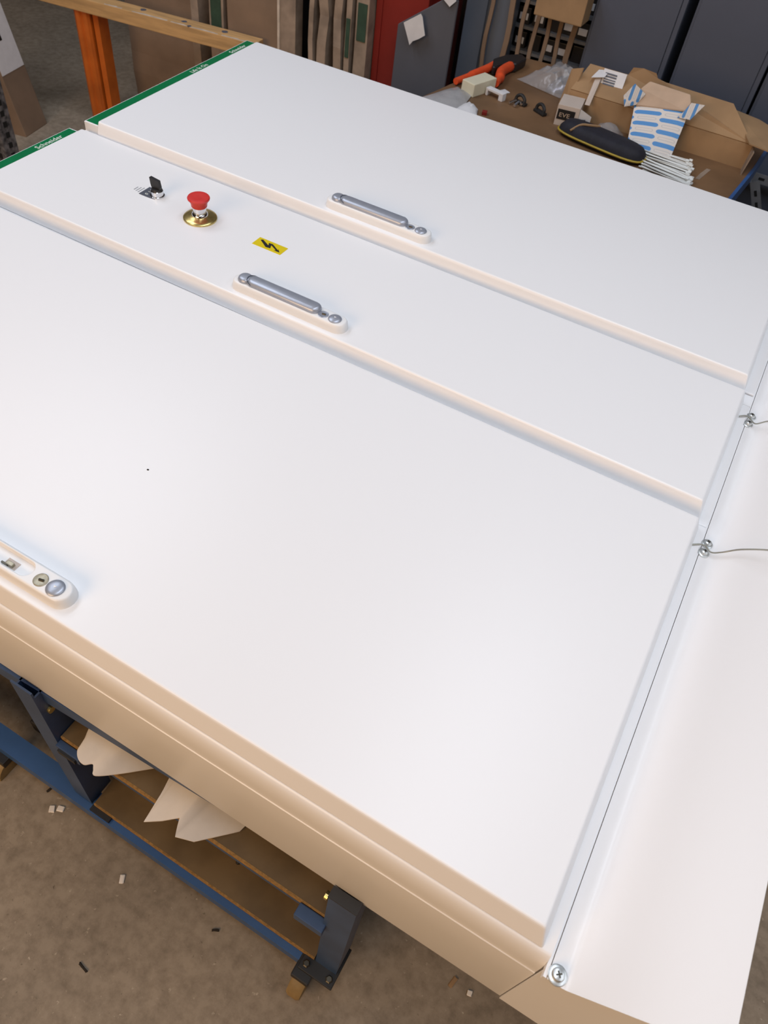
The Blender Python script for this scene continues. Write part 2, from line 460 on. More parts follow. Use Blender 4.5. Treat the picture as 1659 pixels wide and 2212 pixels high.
for e, op in ((near_e, True), (mid_e, False), (far_e, False)):
    swing_handle(e, op)

# paint nick on the near door
bm = bmesh.new(); box(bm, -0.8858, -0.8822, 0.3105, 0.3135, 0, 0.0006, bev=0.0003)
obj('paint_nick', bm, 'dirt', near_e)

# emergency stop on the middle door (door frame coordinates)
def M2(x, y): return (x + 0.0039, y - 0.8228 - 0.0038 * x)
cx, cy = M2(-1.3275, 1.023)
es = obj('emergency_stop', lathe([(0.042, 0.0), (0.042, 0.0035), (0.040, 0.0055), (0.033, 0.0072), (0.026, 0.0085), (0.022, 0.0105), (0.018, 0.0105)], cx, cy, 40), 'brass', mid_e, smooth=True, label='shiny yellow round collar plate')
obj('neck', lathe([(0.0205, 0.0095), (0.0195, 0.014), (0.0165, 0.0165), (0.0165, 0.036), (0.012, 0.036)], cx, cy), 'chrome', es, smooth=True, label='chrome neck')
obj('mushroom_head', lathe([(0.0175, 0.031), (0.0195, 0.033), (0.0205, 0.041), (0.0235, 0.047), (0.0272, 0.051), (0.0277, 0.054), (0.0262, 0.0562), (0.022, 0.0568), (0.012, 0.0560), (0.004, 0.0558)], cx, cy, 40), 'red', es, smooth=True, label='red mushroom push head')

# selector switch
cx, cy = M2(-1.4775, 1.040)
sw = obj('selector_switch', lathe([(0.0185, 0.0), (0.0185, 0.003), (0.0160, 0.0036), (0.0160, 0.0150), (0.0148, 0.0164), (0.011, 0.0164)], cx, cy, 32), 'chrome', mid_e, smooth=True, label='silver ring of the selector switch')
bm = lathe([(0.0140, 0.0155), (0.0138, 0.0185), (0.0125, 0.0205), (0.006, 0.021)], cx, cy)
prism(bm, [(cx - 0.0165, 0.046), (cx + 0.0115, 0.043), (cx + 0.0145, 0.026), (cx + 0.012, 0.0185), (cx - 0.012, 0.0185), (cx - 0.0150, 0.030)], 1, cy - 0.0042, cy + 0.0042)
obj('knob', bm, 'black', sw, label='black knob with an upright grip blade')
bm = bmesh.new(); prism(bm, [(cx - 0.043, cy - 0.021), (cx - 0.012, cy - 0.021), (cx + 0.006, cy - 0.018), (cx + 0.018, cy), (cx + 0.006, cy + 0.018), (cx - 0.012, cy + 0.021), (cx - 0.043, cy + 0.021)], 2, 0.0, 0.0012)
lp = obj('legend_plate', bm, 'legend', sw, label='dark grey legend plate')
lettering('lettering', '0  I', 0.013, 'letter', sw, (cx - 0.022, cy - 0.014, 0.0014), (0, 0, PI / 2))
for k in range(3):
    obj('printed_line', B(cx - 0.052 - 0.008 * k, cx - 0.0495 - 0.008 * k, cy - 0.016 + 0.002 * k, cy + 0.010 - 0.003 * k, -0.0002, 0.0004), 'grey_print', sw)

# warning sticker
sx, sy = M2(-1.120, 1.027)
st = obj('warning_sticker', B(sx - 0.041, sx + 0.041, sy - 0.0175, sy + 0.0175, 0, 0.0005), 'yellow', mid_e, rot=(0, 0, 0), label='yellow high-voltage sticker')
bolt = [(-0.033, 0.008), (-0.028, 0.012), (-0.004, -0.001), (-0.009, 0.0085), (0.002, 0.0095), (0.026, -0.0045), (0.0245, 0.000), (0.034, -0.010), (0.018, -0.0105), (0.022, -0.0075), (0.001, 0.004), (0.0065, -0.0085), (-0.006, -0.0105)]
bm = bmesh.new(); prism(bm, [(sx + a, sy + b) for a, b in bolt], 2, 0.0004, 0.0009)
obj('lightning_bolt', bm, 'black', st)
# ------------------------------------------------------------------ sloped end canopy
cn = thing('end_canopy', 'folded white sheet-metal canopy screwed across the right ends of the enclosures', 'panel', (0, 0, 0))
Y0, Y1 = -0.037, 2.06
SL = 0.91
XF, ZF = 0.053, -0.049
XR = 0.199; ZR = ZF + SL * (XR - XF)
# flange: inner strip, groove, outer strip, then smooth bend into the slope
prof = [(0.0296, ZF)]
for k in range(7):
    t = k / 6
    prof.append((XF - 0.005 + 0.011 * t, ZF + SL * 0.006 * t * t))
prof += [(XR - 0.002, ZR - 0.002 * SL), (XR, ZR - 0.001), (XR, ZR - 0.004)]
low = [(XR - 0.004, ZR - 0.008)] + [(XF + 0.002, ZF - 0.004), (0.0296, ZF - 0.004)]
sheet = obj('sloped_sheet', prism(bmesh.new(), prof + low, 1, Y0, Y1), 'white', cn, smooth=True)
obj('flange_strip', B(0.0242, 0.0284, Y0, Y1, -0.062, ZF + 0.0004), 'white', cn)
bm = bmesh.new()
prism(bm, [(0.0245, -0.0515), (XF, ZF - 0.003), (XR - 0.003, ZR - 0.006), (XR - 0.003, FB), (0.0245, FB)], 1, Y0 + 0.009, Y0 + 0.011)
obj('cheek_plate', bm, 'white', cn)
bm = bmesh.new(); prism(bm, [(0.0245, -0.0515), (XF, ZF - 0.003), (XR - 0.003, ZR - 0.006), (XR - 0.003, FB), (0.0245, FB)], 1, Y1 - 0.004, Y1 - 0.002)
obj('cheek_plate', bm, 'white', cn)
obj('end_plate', B(XR - 0.0045, XR - 0.0025, Y0 + 0.011, Y1 - 0.004, FB, ZR - 0.007), 'white', cn)

def screw(x, y, big):
    r = 0.0125 if big else 0.0105
    s = obj('washer', lathe([(r, 0), (r, 0.0022), (r * 0.9, 0.003), (0.004, 0.003)]), 'zinc', cn, (x, y, ZF), (0.04 * RND.random(), 0.04 * RND.random(), RND.random()), smooth=True)
    obj('screw_head', lathe([(r * 0.66, 0.003), (r * 0.66, 0.0055), (r * 0.55, 0.0078), (r * 0.3, 0.0088), (0.0012, 0.009)]), 'zinc', s, smooth=True)
    bm = bmesh.new(); box(bm, -r * 0.32, r * 0.32, -0.0009, 0.0009, 0.0084, 0.0094); box(bm, -0.0009, 0.0009, -r * 0.32, r * 0.32, 0.0084, 0.00945)
    obj('cross_slot', bm, 'dark_metal', s)
screw(0.0395, -0.027, True)
for x, y in ((0.0365, 0.770), (0.0360, 0.745), (0.0345, 1.180), (0.0335, 1.152)):
    screw(x, y, False)
for pts in ([(0.010, 0.740, -0.0355), (0.022, 0.749, -0.0355), (0.033, 0.757, -0.041), (0.046, 0.748, -0.041), (0.060, 0.744, -0.026), (0.082, 0.743, 0.0), (0.112, 0.722, 0.045), (0.14, 0.70, 0.08), (0.17, 0.68, 0.075), (0.188, 0.67, 0.073)],
            [(0.010, 1.150, -0.0355), (0.022, 1.160, -0.0355), (0.032, 1.166, -0.042), (0.045, 1.147, -0.036), (0.060, 1.136, -0.012), (0.085, 1.12, 0.02), (0.12, 1.10, 0.055), (0.16, 1.09, 0.065), (0.18, 1.085, 0.066)]):
    bm = bmesh.new(); tube(bm, smooth_path(pts), 0.0015, 8)
    obj('steel_wire', bm, 'wire', cn, smooth=True, label='thin grey steel wire')

# ------------------------------------------------------------------ blue workbench under the enclosures
wb = thing('workbench', 'blue steel workbench with two brown board shelves carrying the white enclosures', 'workbench', (0, 0, FZ))
def G(z): return z - FZ
bm = bmesh.new()
prism(bm, [(-2.0, -0.046), (-1.0, -0.031), (-0.45, -0.012), (0.0, -0.012), (0.0, 0.03), (-2.0, 0.03)], 2, G(-0.355), G(-0.314))
obj('top_rail', bm, 'blue', wb)
obj('top_rail', B(-2.0, 0.0, 1.98, 2.04, G(-0.355), G(-0.314)), 'blue', wb)
obj('top_rail', B(-2.0, 0.0, 1.0, 1.05, G(-0.355), G(-0.314)), 'blue', wb)
def caster(x, y, zb):
    c = obj('caster', B(x - 0.022, x + 0.022, y - 0.02, y + 0.045, zb - 0.034, zb - 0.009, bev=0.003), 'black_steel', wb)
    bm = bmesh.new(); loft(bm, [[(a, y + r * math.cos(2 * PI * k / 20), zb - 0.072 + r * math.sin(2 * PI * k / 20)) for k in range(20)] for a, r in ((x - 0.018, 0.028), (x - 0.017, 0.044), (x - 0.010, 0.048), (x + 0.010, 0.048), (x + 0.017, 0.044), (x + 0.018, 0.028))])
    obj('wheel', bm, 'tan_wheel', c, smooth=True, label='tan caster wheel')
def leg(x0, x1, y0, y1, nuts, foot):
    # folded channel: wide front face, flanges going back
    zt, zb = G(-0.314), G(-0.88)
    bm = bmesh.new()
    s = 1 if y1 > y0 else -1
    box(bm, x0, x1, min(y0, y0 + s * .004), max(y0, y0 + s * .004), zb, zt + (0.012 if foot else 0.02))
    for a in (x0, x1 - 0.004):
        box(bm, a, a + 0.004, min(y0 + s * .004, y1), max(y0 + s * .004, y1), zb, zt)
    l = obj('leg', bm, 'blue', wb)
    for nx, ny, nz in nuts:
        bm = lathe([(0.0040, 0), (0.0080, 0), (0.0080, 0.006), (0.0040, 0.006)], 0, 0, 14)
        obj('nut', bm, 'brass', l, (nx, ny, nz), (0, PI / 2 if nx > x0 + .03 else -PI / 2, 0))
    if foot:
        obj('leg_cap', B(x0 - 0.001, x1 + 0.001, min(y0 - s * .0015, y0 + s * .018), max(y0 - s * .0015, y0 + s * .018), zt + 0.012, zt + 0.016), 'black_steel', l, label='black end cap')
        fp = obj('foot_plate', B(x0 - 0.028, x1 + 0.006, min(y0 - s * .03, y1 - s * .006), max(y0 - s * .03, y1 - s * .006), zb - 0.009, zb, bev=0.002), 'black_steel', l)
        for bx in (x0 - 0.014, x1 - 0.008):
            obj('bolt', lathe([(0.0085, zb), (0.0085, zb + 0.006), (0.006, zb + 0.0075), (0.002, zb + 0.0075)], bx, y0 - s * 0.015, 6), 'dark_metal', l)
        caster(x0 - 0.012, y0 - s * 0.028, zb)
    return l
leg(-0.268, -0.2165, -0.045, 0.02, [(-0.275, -0.025, G(-0.395))], True)
leg(-0.955, -0.9035, -0.045, 0.02, [(-0.9035, -0.026, G(-0.385)), (-0.9035, -0.012, G(-0.375))], False)
leg(-1.70, -1.65, -0.045, 0.02, [], True)
leg(-0.268, -0.2165, 2.078, 2.01, [], True)
leg(-1.70, -1.65, 2.078, 2.01, [], True)
obj('foot_plate', B(-0.900, -0.842, -0.058, -0.010, G(-0.889), G(-0.8805)), 'black_steel', wb)
caster(-1.20, -0.062, G(-0.925))
# shelves: upper and lower board, each with its raw edge
for z, x0, x1, yf in ((-0.50, -0.902, -0.240, -0.034), (-0.868, -0.895, -0.272, -0.0445)):
    s = obj('shelf_board', B(x0, x1, yf, 1.9, G(z - 0.018), G(z)), 'board', wb, label='brown hardboard shelf')
    obj('board_edge', B(x0, x1, yf - 0.001, yf + 0.0022, G(z - 0.018), G(z + 0.0003)), 'board_edge', s, label='raw orange board edge')
obj('shelf_rail', B(-0.902, -0.268, -0.030, -0.004, G(-0.56), G(-0.5185)), 'blue', wb)
obj('shelf_bracket', B(-0.322, -0.262, -0.060, -0.036, G(-0.535), G(-0.5035), bev=0.002), 'blue', wb)
b = obj('shelf_bracket', B(-0.9035, -0.842, -0.052, -0.036, G(-0.535), G(-0.510), bev=0.002), 'blue', wb)
obj('slot', B(-0.895, -0.850, -0.0565, -0.0515, G(-0.531), G(-0.515)), 'black_steel', b)
obj('bottom_rail', B(-2.0, -0.29, -0.061, -0.012, G(-0.935), G(-0.8895)), 'blue_bright', wb)
obj('bottom_rail', B(-1.70, -0.29, 1.97, 2.02, G(-0.93), G(-0.89)), 'blue_bright', wb)
obj('rail_clamp', B(-1.19, -1.07, 0.03, 0.075, G(-0.95), G(-0.90), bev=0.004), 'black_steel', wb)

# white foam sheets poking out over the upper shelf
def foam_sheet(name, label, front, back, lift, seed, crisp=False):
    rows = 8
    bm = bmesh.new(); rings = []
    fr = smooth_path(front, 5) if not crisp else [Vector(front[i]).lerp(Vector(front[i + 1]), k / 5) for i in range(len(front) - 1) for k in range(5)] + [Vector(front[-1])]
    bk = smooth_path(back, 5)
    n = min(len(fr), len(bk))
    grid = []
    for j in range(rows + 1):
        t = j / rows
        row = []
        for i in range(n):
            p = fr[int(i * (len(fr) - 1) / (n - 1))].lerp(bk[int(i * (len(bk) - 1) / (n - 1))], t)
            u = i / (n - 1)
            p = p + Vector((0, 0, lift * math.sin(PI * u) * (math.sin(PI * (0.12 + 0.7 * t))) + 0.004 * math.sin(9 * u + seed + 3 * t)))
            row.append(p)
        grid.append(row)
    top = [[bm.verts.new(p) for p in r] for r in grid]
    bot = [[bm.verts.new(p - Vector((0, 0, 0.003))) for p in r] for r in grid]
    for L in (top, bot):
        for j in range(rows):
            for i in range(n - 1):
                bm.faces.new((L[j][i], L[j][i + 1], L[j + 1][i + 1], L[j + 1][i]))
    for i in range(n - 1):
        bm.faces.new((top[0][i], top[0][i + 1], bot[0][i + 1], bot[0][i]))
        bm.faces.new((top[rows][i], top[rows][i + 1], bot[rows][i + 1], bot[rows][i]))
    for j in range(rows):
        bm.faces.new((top[j][0], top[j + 1][0], bot[j + 1][0], bot[j][0]))
        bm.faces.new((top[j][n - 1], top[j + 1][n - 1], bot[j + 1][n - 1], bot[j][n - 1]))
    return tag(obj(name, bm, 'foam', smooth=True), label, 'foam sheet')
foam_sheet('foam_sheet', 'white foam sheet with a rounded left end, left of the two on the upper shelf',
           [(-0.838, -0.030, -0.462), (-0.836, -0.045, -0.468), (-0.822, -0.058, -0.472), (-0.806, -0.060, -0.474), (-0.794, -0.050, -0.474), (-0.786, -0.057, -0.476), (-0.775, -0.064, -0.478), (-0.740, -0.032, -0.486), (-0.690, 0.020, -0.492)],
           [(-0.85, 0.02, -0.45), (-0.83, 0.12, -0.45), (-0.81, 0.22, -0.46), (-0.78, 0.26, -0.46), (-0.75, 0.28, -0.46), (-0.72, 0.29, -0.47), (-0.68, 0.30, -0.48), (-0.64, 0.30, -0.49), (-0.60, 0.30, -0.492)], 0.045, 0)
foam_sheet('foam_sheet', 'white foam sheet with two pointed corners, right of the two on the upper shelf',
           [(-0.648, -0.020, -0.470), (-0.646, -0.052, -0.476), (-0.644, -0.080, -0.480), (-0.615, -0.062, -0.478), (-0.588, -0.042, -0.474), (-0.583, -0.056, -0.480), (-0.577, -0.071, -0.484), (-0.545, -0.058, -0.486), (-0.486, 0.004, -0.490)],
           [(-0.66, 0.05, -0.45), (-0.64, 0.16, -0.46), (-0.62, 0.24, -0.46), (-0.58, 0.27, -0.46), (-0.55, 0.28, -0.46), (-0.52, 0.29, -0.47), (-0.48, 0.30, -0.48), (-0.45, 0.30, -0.49), (-0.42, 0.30, -0.49)], 0.035, 2, True)

# crumbs on the floor
def crumb(x, y, sx, sy, rz, lab, m='debris'):
    bm = bmesh.new(); box(bm, -sx, sx, -sy, sy, 0, 0.004, bev=0.0012)
    for v in bm.verts: v.co += Vector((RND.uniform(-1, 1), RND.uniform(-1, 1), 0)) * 0.0015
    return tag(obj('foam_crumb', bm, m, None, (x, y, FZ), (0, 0, rz)), lab, 'litter')
crumb(-1.024, -0.090, 0.006, 0.008, 0.6, 'white foam crumb, lower of the touching pair left of the bench rail')
crumb(-1.006, -0.078, 0.008, 0.006, 0.3, 'white foam crumb, upper of the touching pair left of the bench rail')
crumb(-0.766, -0.124, 0.005, 0.009, 0.5, 'single white foam crumb on the concrete in front of the lower shelf')
crumb(0.062, 0.100, 0.005, 0.005, 0.2, 'tiny white foam crumb on the concrete right of the bench leg')
crumb(0.02, 0.10, 0.004, 0.012, -0.2, 'brown cardboard scrap on the floor near the bench leg', 'kraft')
crumb(-0.32, -0.27, 0.002, 0.008, -0.6, 'small dark scrap on the concrete below the caster', 'dirt')
crumb(-1.063, -0.051, 0.0022, 0.014, -0.2, 'small dark sliver on the concrete sticking out beside the blue rail', 'dirt')
crumb(-0.508, -0.096, 0.008, 0.002, 0.55, 'small black sliver on the open concrete left of the tan caster', 'dirt')
crumb(-0.716, -0.309, 0.013, 0.002, -0.2, 'long dark sliver on the concrete near the lower left picture corner', 'dirt')
bm = lathe([(0.004, 0), (0.006, 0.002), (0.005, 0.006), (0.002, 0.008)], 0, 0, 10)
tag(obj('rubber_plug', bm, 'rubber', None, (-0.526, 0.028, -0.868)), 'tiny black rubber plug lying on the lower brown shelf', 'plug')

# ------------------------------------------------------------------ back bench
BZ = -0.15
pb = thing('packing_bench', 'brown-topped bench with blue frame standing behind the enclosures', 'bench', (-0.78, 2.6, FZ))
def pw(pts): return [(x + 0.78, y - 2.6) for x, y in pts]
top = pw([(-1.395, 2.30), (-0.240, 2.30), (-0.208, 2.66), (-0.195, 3.0), (-0.90, 3.06), (-1.262, 3.02)])
bm = bmesh.new(); prism(bm, top, 2, G(BZ - 0.028), G(BZ))
obj('bench_top', bm, 'bench_top', pb)
bm = bmesh.new(); slab(bm, [(x, y, G(BZ - 0.05)) for x, y in pw([(-0.240, 2.30), (-0.229, 2.30), (-0.197, 2.66), (-0.184, 3.0), (-0.195, 3.0), (-0.208, 2.66)])], 0.052, (0, 0, 1))
obj('edge_rail', bm, 'blue_bright', pb, label='bright blue steel edge rail')
for x, y in ((-1.30, 2.36), (-0.28, 2.36), (-1.20, 2.95), (-0.28, 2.95)):
    obj('leg', B(x + 0.78 - 0.025, x + 0.78 + 0.025, y - 2.6 - 0.025, y - 2.6 + 0.025, 0, G(BZ - 0.028)), 'blue', pb)

# crimping pliers
cp = thing('crimping_pliers', 'crimping pliers with orange grips and a black head on the back bench', 'pliers', (-1.24, 2.8, BZ))
o3 = Vector((-1.24, 2.8, BZ))
def lp3(*pts): return [Vector(p) - o3 for p in pts]
bm = bmesh.new(); tube(bm, smooth_path(lp3((-1.325, 2.57, BZ + 0.016), (-1.302, 2.66, BZ + 0.017), (-1.279, 2.77, BZ + 0.017), (-1.272, 2.84, BZ + 0.018))), [0.012] * 6 + [0.0155] * 12 + [0.013], 10)
obj('grip', bm, 'or_grip', cp, smooth=True)
bm = bmesh.new(); tube(bm, smooth_path(lp3((-1.192, 2.645, BZ + 0.020), (-1.200, 2.70, BZ + 0.021), (-1.220, 2.77, BZ + 0.0215), (-1.212, 2.845, BZ + 0.0215))), [0.013] * 6 + [0.019] * 12 + [0.016], 10)
obj('grip', bm, 'or_grip', cp, smooth=True)
bm = bmesh.new(); prism(bm, [(p.x, p.y) for p in lp3((-1.285, 2.83, 0), (-1.262, 2.90, 0), (-1.215, 2.955, 0), (-1.180, 2.925, 0), (-1.190, 2.84, 0), (-1.225, 2.83, 0), (-1.245, 2.75, 0), (-1.255, 2.75, 0))], 2, 0.004, 0.036)
bmesh.ops.bevel(bm, geom=bm.edges[:], offset=0.004, segments=1, affect='EDGES')
obj('head', bm, 'black', cp, label='black jaws')

def tilted_box(name, lab, cat, loc, rz, sx, sy, sz, m, bev=0.003):
    o = obj(name, B(-sx / 2, sx / 2, -sy / 2, sy / 2, 0, sz, bev=bev), m, None, loc, (0, 0, rz))
    return tag(o, lab, cat)
tilted_box('terminal_cover', 'pale cream plastic box beside the orange pliers', 'box', (-1.236, 2.585, BZ), -0.32, 0.062, 0.125, 0.045, 'cream')
def film(name, lab, pts, bulge, m, base=BZ + 0.004, n=9, cat='bag'):
    """crumpled film patch: bilinear quad with bulge"""
    P = [Vector((x, y, base)) for x, y in pts]
    bm = bmesh.new(); rnd = random.Random(len(lab))
    g = []
    for j in range(n):
        row = []
        for i in range(n):
            u, v = i / (n - 1), j / (n - 1)
            p = P[0].lerp(P[1], u).lerp(P[3].lerp(P[2], u), v)
            p.z += bulge * (math.sin(PI * u) * math.sin(PI * v)) ** 0.7 * rnd.uniform(0.65, 1.1) if 0 < i < n - 1 and 0 < j < n - 1 else 0
            row.append(p)
        g.append(row)
    rt = [[bm.verts.new(p) for p in r] for r in g]; rb = [[bm.verts.new(p - Vector((0, 0, 0.0015))) for p in r] for r in g]
    for L in (rt, rb):
        for j in range(n - 1):
            for i in range(n - 1):
                bm.faces.new((L[j][i], L[j][i + 1], L[j + 1][i + 1], L[j + 1][i]))
    for L in ([(0, i) for i in range(n)], [(n - 1, i) for i in range(n)], [(i, 0) for i in range(n)], [(i, n - 1) for i in range(n)]):
        for (a, b), (c, d) in zip(L, L[1:]):
            bm.faces.new((rt[a][b], rt[c][d], rb[c][d], rb[a][b]))
    return tag(obj(name, bm, m, smooth=True), lab, cat)
film('film_wrap', 'grey translucent film lying in front of the cream box', [(-1.375, 2.38), (-1.21, 2.37), (-1.235, 2.53), (-1.31, 2.56)], 0.022, 'film_grey')
film('paper_scrap', 'white paper scrap below the cream box at the bench edge', [(-1.235, 2.36), (-1.14, 2.36), (-1.165, 2.43), (-1.218, 2.47)], 0.02, 'paper', cat='paper')
tilted_box('red_tag', 'small red and white tag beside the white paper scrap', 'tag', (-1.132, 2.415, BZ), 0.3, 0.018, 0.02, 0.012, 'steel_red', 0.002)
br = thing('white_bracket', 'small white plastic bracket lying right of the cream box', 'bracket', (-1.155, 2.575, BZ), (0, 0, -0.25))
bm = bmesh.new(); box(bm, -0.045, 0.035, -0.012, 0.012, 0.018, 0.027, bev=0.002); box(bm, 0.017, 0.035, -0.012, 0.012, 0, 0.02, bev=0.002); box(bm, -0.045, -0.035, -0.012, 0.012, 0, 0.02, bev=0.002)
obj('bracket_arm', bm, 'paper', br)
tilted_box('paper_label', 'small square white label lying beside the pliers grip', 'label', (-1.155, 2.645, BZ), -0.5, 0.032, 0.04, 0.002, 'paper', 0.0005)
# small clamps
def clamp(lab, x, y, rz, shiny):
    t = thing('cable_clamp', lab, 'clamp', (x, y, BZ), (0, 0, rz))
    bm = bmesh.new()
    tube(bm, smooth_path([(-0.02, 0, 0.004), (-0.018, 0.004, 0.022), (0, 0.006, 0.030), (0.018, 0.004, 0.020), (0.02, 0, 0.004)]), 0.006, 8)
    obj('clamp_body', bm, 'black_steel', t, smooth=True)
    if shiny:
        for a, b in ((-0.016, -0.040), (0.010, -0.042), (0.018, -0.012)):
            bm = bmesh.new(); tube(bm, [(a * 0.5, b * 0.3, 0.014), (a, b, 0.008)], [0.004, 0.0055], 8)
            obj('clamp_screw', bm, 'chrome', t, smooth=True)
    bm = bmesh.new(); box(bm, -0.026, 0.03, -0.008, 0.012, 0, 0.010, bev=0.003)
    obj('clamp_foot', bm, 'black_steel', t)
    return t
clamp('black clamp with shiny screw ends on the brown bench top', -1.065, 2.585, -0.3, True)
clamp('dull black clamp left of the small white carton', -0.975, 2.56, -0.5, False)

# clear bag with metallic parts
film('clear_bag', 'clear plastic bag swollen over shiny dark parts on the back bench', [(-1.16, 2.79), (-0.96, 2.735), (-0.885, 2.85), (-1.04, 3.01)], 0.075, 'clear', n=14)
film('metallic_pouch', 'dark metallic pouch inside the clear plastic bag', [(-1.03, 2.755), (-0.915, 2.80), (-0.925, 2.90), (-1.04, 2.87)], 0.050, 'silver_bag', n=10, cat='pouch')

# small white carton with black label
wc = thing('small_carton', 'small beige carton with a black printed panel and lifted white flap', 'box', (-0.868, 2.566, BZ), (0, 0, 0.16))
obj('carton_body', B(-0.040, 0.040, -0.05, 0.05, 0, 0.070, bev=0.001), 'beige_card', wc)
f = obj('print_panel', B(-0.036, 0.026, -0.0512, -0.0498, 0.022, 0.056), 'black', wc, label='black printed panel')
lettering('lettering', 'EVE', 0.020, 'kraft_liner', wc, (-0.030, -0.0516, 0.031), (PI / 2, 0, 0), 1.25)
bm = bmesh.new(); slab(bm, [(0.040, -0.045, 0.002), (0.082, -0.030, 0.002), (0.082, -0.030, 0.045), (0.040, -0.045, 0.068)], 0.002)
s = obj('side_flap', bm, 'paper', wc)
obj('flap_print', B(0.048, 0.066, -0.043, -0.0385, 0.008, 0.034), 'black', s, rot=(0, 0, 0))
bm = bmesh.new(); slab(bm, [(0.045, 0.00, 0.068), (0.062, 0.005, 0.066), (0.070, 0.10, 0.135), (0.050, 0.10, 0.135)], 0.0016)
obj('lifted_flap', bm, 'beige_card', wc)
bm = bmesh.new(); slab(bm, [(0.036, 0.075, 0.132), (0.080, 0.085, 0.138), (0.090, 0.125, 0.150), (0.052, 0.120, 0.146)], 0.0016)
obj('flap_tip', bm, 'paper', wc)
film('clear_wrapper', 'crumpled clear wrapper on the bench between small carton and printed packet', [(-0.775, 2.53), (-0.66, 2.52), (-0.66, 2.59), (-0.75, 2.61)], 0.04, 'clear', cat='wrapper')

# open shipping carton
ct = thing('shipping_carton', 'large opened brown shipping carton with torn flaps on the back bench', 'box', (-0.57, 2.62, BZ))
def C3(*pts): return [(x + 0.57, y - 2.62, z - BZ) for x, y, z in pts]
T = 0.004
bm = bmesh.new(); slab(bm, C3((-0.90, 2.62, BZ), (-0.240, 2.62, BZ), (-0.240, 2.62, -0.070), (-0.90, 2.62, -0.066)), T, (0, 1, 0))
obj('back_wall', bm, 'kraft', ct)
bm = bmesh.new()
slab(bm, C3((-0.90, 2.624, -0.066), (-0.243, 2.624, -0.070), (-0.345, 2.715, -0.019), (-0.360, 2.72, 0.000), (-0.60, 2.72, 0.005), (-0.632, 2.72, 0.010), (-0.642, 2.72, 0.024), (-0.690, 2.72, 0.028), (-0.725, 2.72, 0.022), (-0.735, 2.72, -0.004), (-0.878, 2.72, -0.004)), T, (0, -0.5, 0.85))
obj('back_flap', bm, 'kraft', ct)
bm = bmesh.new(); slab(bm, C3((-0.252, 2.585, -0.056), (-0.185, 2.560, -0.052), (-0.155, 2.63, -0.050), (-0.185, 2.73, -0.048), (-0.262, 2.785, -0.048), (-0.355, 2.805, -0.046)), T, (0, 0, 1))
obj('right_flap', bm, 'kraft', ct)
bm = bmesh.new(); slab(bm, C3((-0.243, 2.622, BZ), (-0.236, 2.575, BZ), (-0.229, 2.575, -0.072), (-0.239, 2.622, -0.070)), T, (1, 0, 0))
obj('right_wall', bm, 'kraft_grey', ct)
bm = bmesh.new(); slab(bm, C3((-0.90, 2.622, BZ), (-0.94, 2.66, BZ), (-0.93, 2.68, -0.02), (-0.885, 2.66, 0.0)), T)
obj('left_flap', bm, 'kraft', ct)
lbl = bmesh.new(); slab(lbl, C3((-0.808, 2.648, -0.068), (-0.728, 2.648, -0.070), (-0.734, 2.694, 0.006), (-0.818, 2.694, 0.006)), 0.0012, (0, -0.8, 0.6))
lb = obj('address_label', lbl, 'paper', ct, label='white label with dark bars')
for k in range(9):
    t0 = 0.06 + k * 0.095; t1 = t0 + (0.055 if k % 3 else 0.035)
    def lp(u, t): 
        a = Vector((-0.808 + 0.080 * u, 2.647, -0.069)); c = Vector((-0.818 + 0.084 * u, 2.693, 0.006)); return tuple(a.lerp(c, t) + Vector((0, -0.0012, 0.0012)))
    bm = bmesh.new(); slab(bm, C3(lp(0.10, t0), lp(0.62, t0), lp(0.62, t1), lp(0.10, t1)), 0.0008, (0, -0.8, 0.6))
    obj('printed_bar', bm, 'legend', lb)
# torn printed packet leaning in the carton
pk = thing('paper_packet', 'torn paper packet printed with blue ovals leaning inside the shipping carton', 'packet', (-0.55, 2.49, BZ))
def P3(*pts): return [Vector((x + 0.55, y - 2.49, z - BZ)) for x, y, z in pts]
q = P3((-0.620, 2.488, -0.140), (-0.468, 2.508, -0.140), (-0.478, 2.615, -0.016), (-0.662, 2.612, -0.046))
bm = bmesh.new(); uvl = bm.loops.layers.uv.new('UVMap'); N = 8
gr = []
for side in (1, -1):
    gs = []
    for j in range(N + 1):
        row = []
        for i in range(N + 1):
            u, v = i / N, j / N
            p = q[0].lerp(q[1], u).lerp(q[3].lerp(q[2], u), v)
            p = p + Vector((0, -0.6, 0.8)) * side * 0.010 * (math.sin(PI * u) ** 0.5 * math.sin(PI * (0.05 + 0.9 * v)) ** 0.5)
            row.append(bm.verts.new(p))
        gs.append(row)
    gr.append(gs)
    for j in range(N):
        for i in range(N):
            f = bm.faces.new((gs[j][i], gs[j][i + 1], gs[j + 1][i + 1], gs[j + 1][i]))
            for l, (a, b_) in zip(f.loops, ((i, j), (i + 1, j), (i + 1, j + 1), (i, j + 1))): l[uvl].uv = (a / N, b_ / N)
for i in range(N):
    bm.faces.new((gr[0][0][i], gr[0][0][i + 1], gr[1][0][i + 1], gr[1][0][i])); bm.faces.new((gr[0][N][i], gr[0][N][i + 1], gr[1][N][i + 1], gr[1][N][i]))
    bm.faces.new((gr[0][i][0], gr[0][i + 1][0], gr[1][i + 1][0], gr[1][i][0])); bm.faces.new((gr[0][i][N], gr[0][i + 1][N], gr[1][i + 1][N], gr[1][i][N]))
bmesh.ops.remove_doubles(bm, verts=bm.verts[:], dist=1e-5)
obj('packet_body', bm, 'packet', pk, smooth=True)
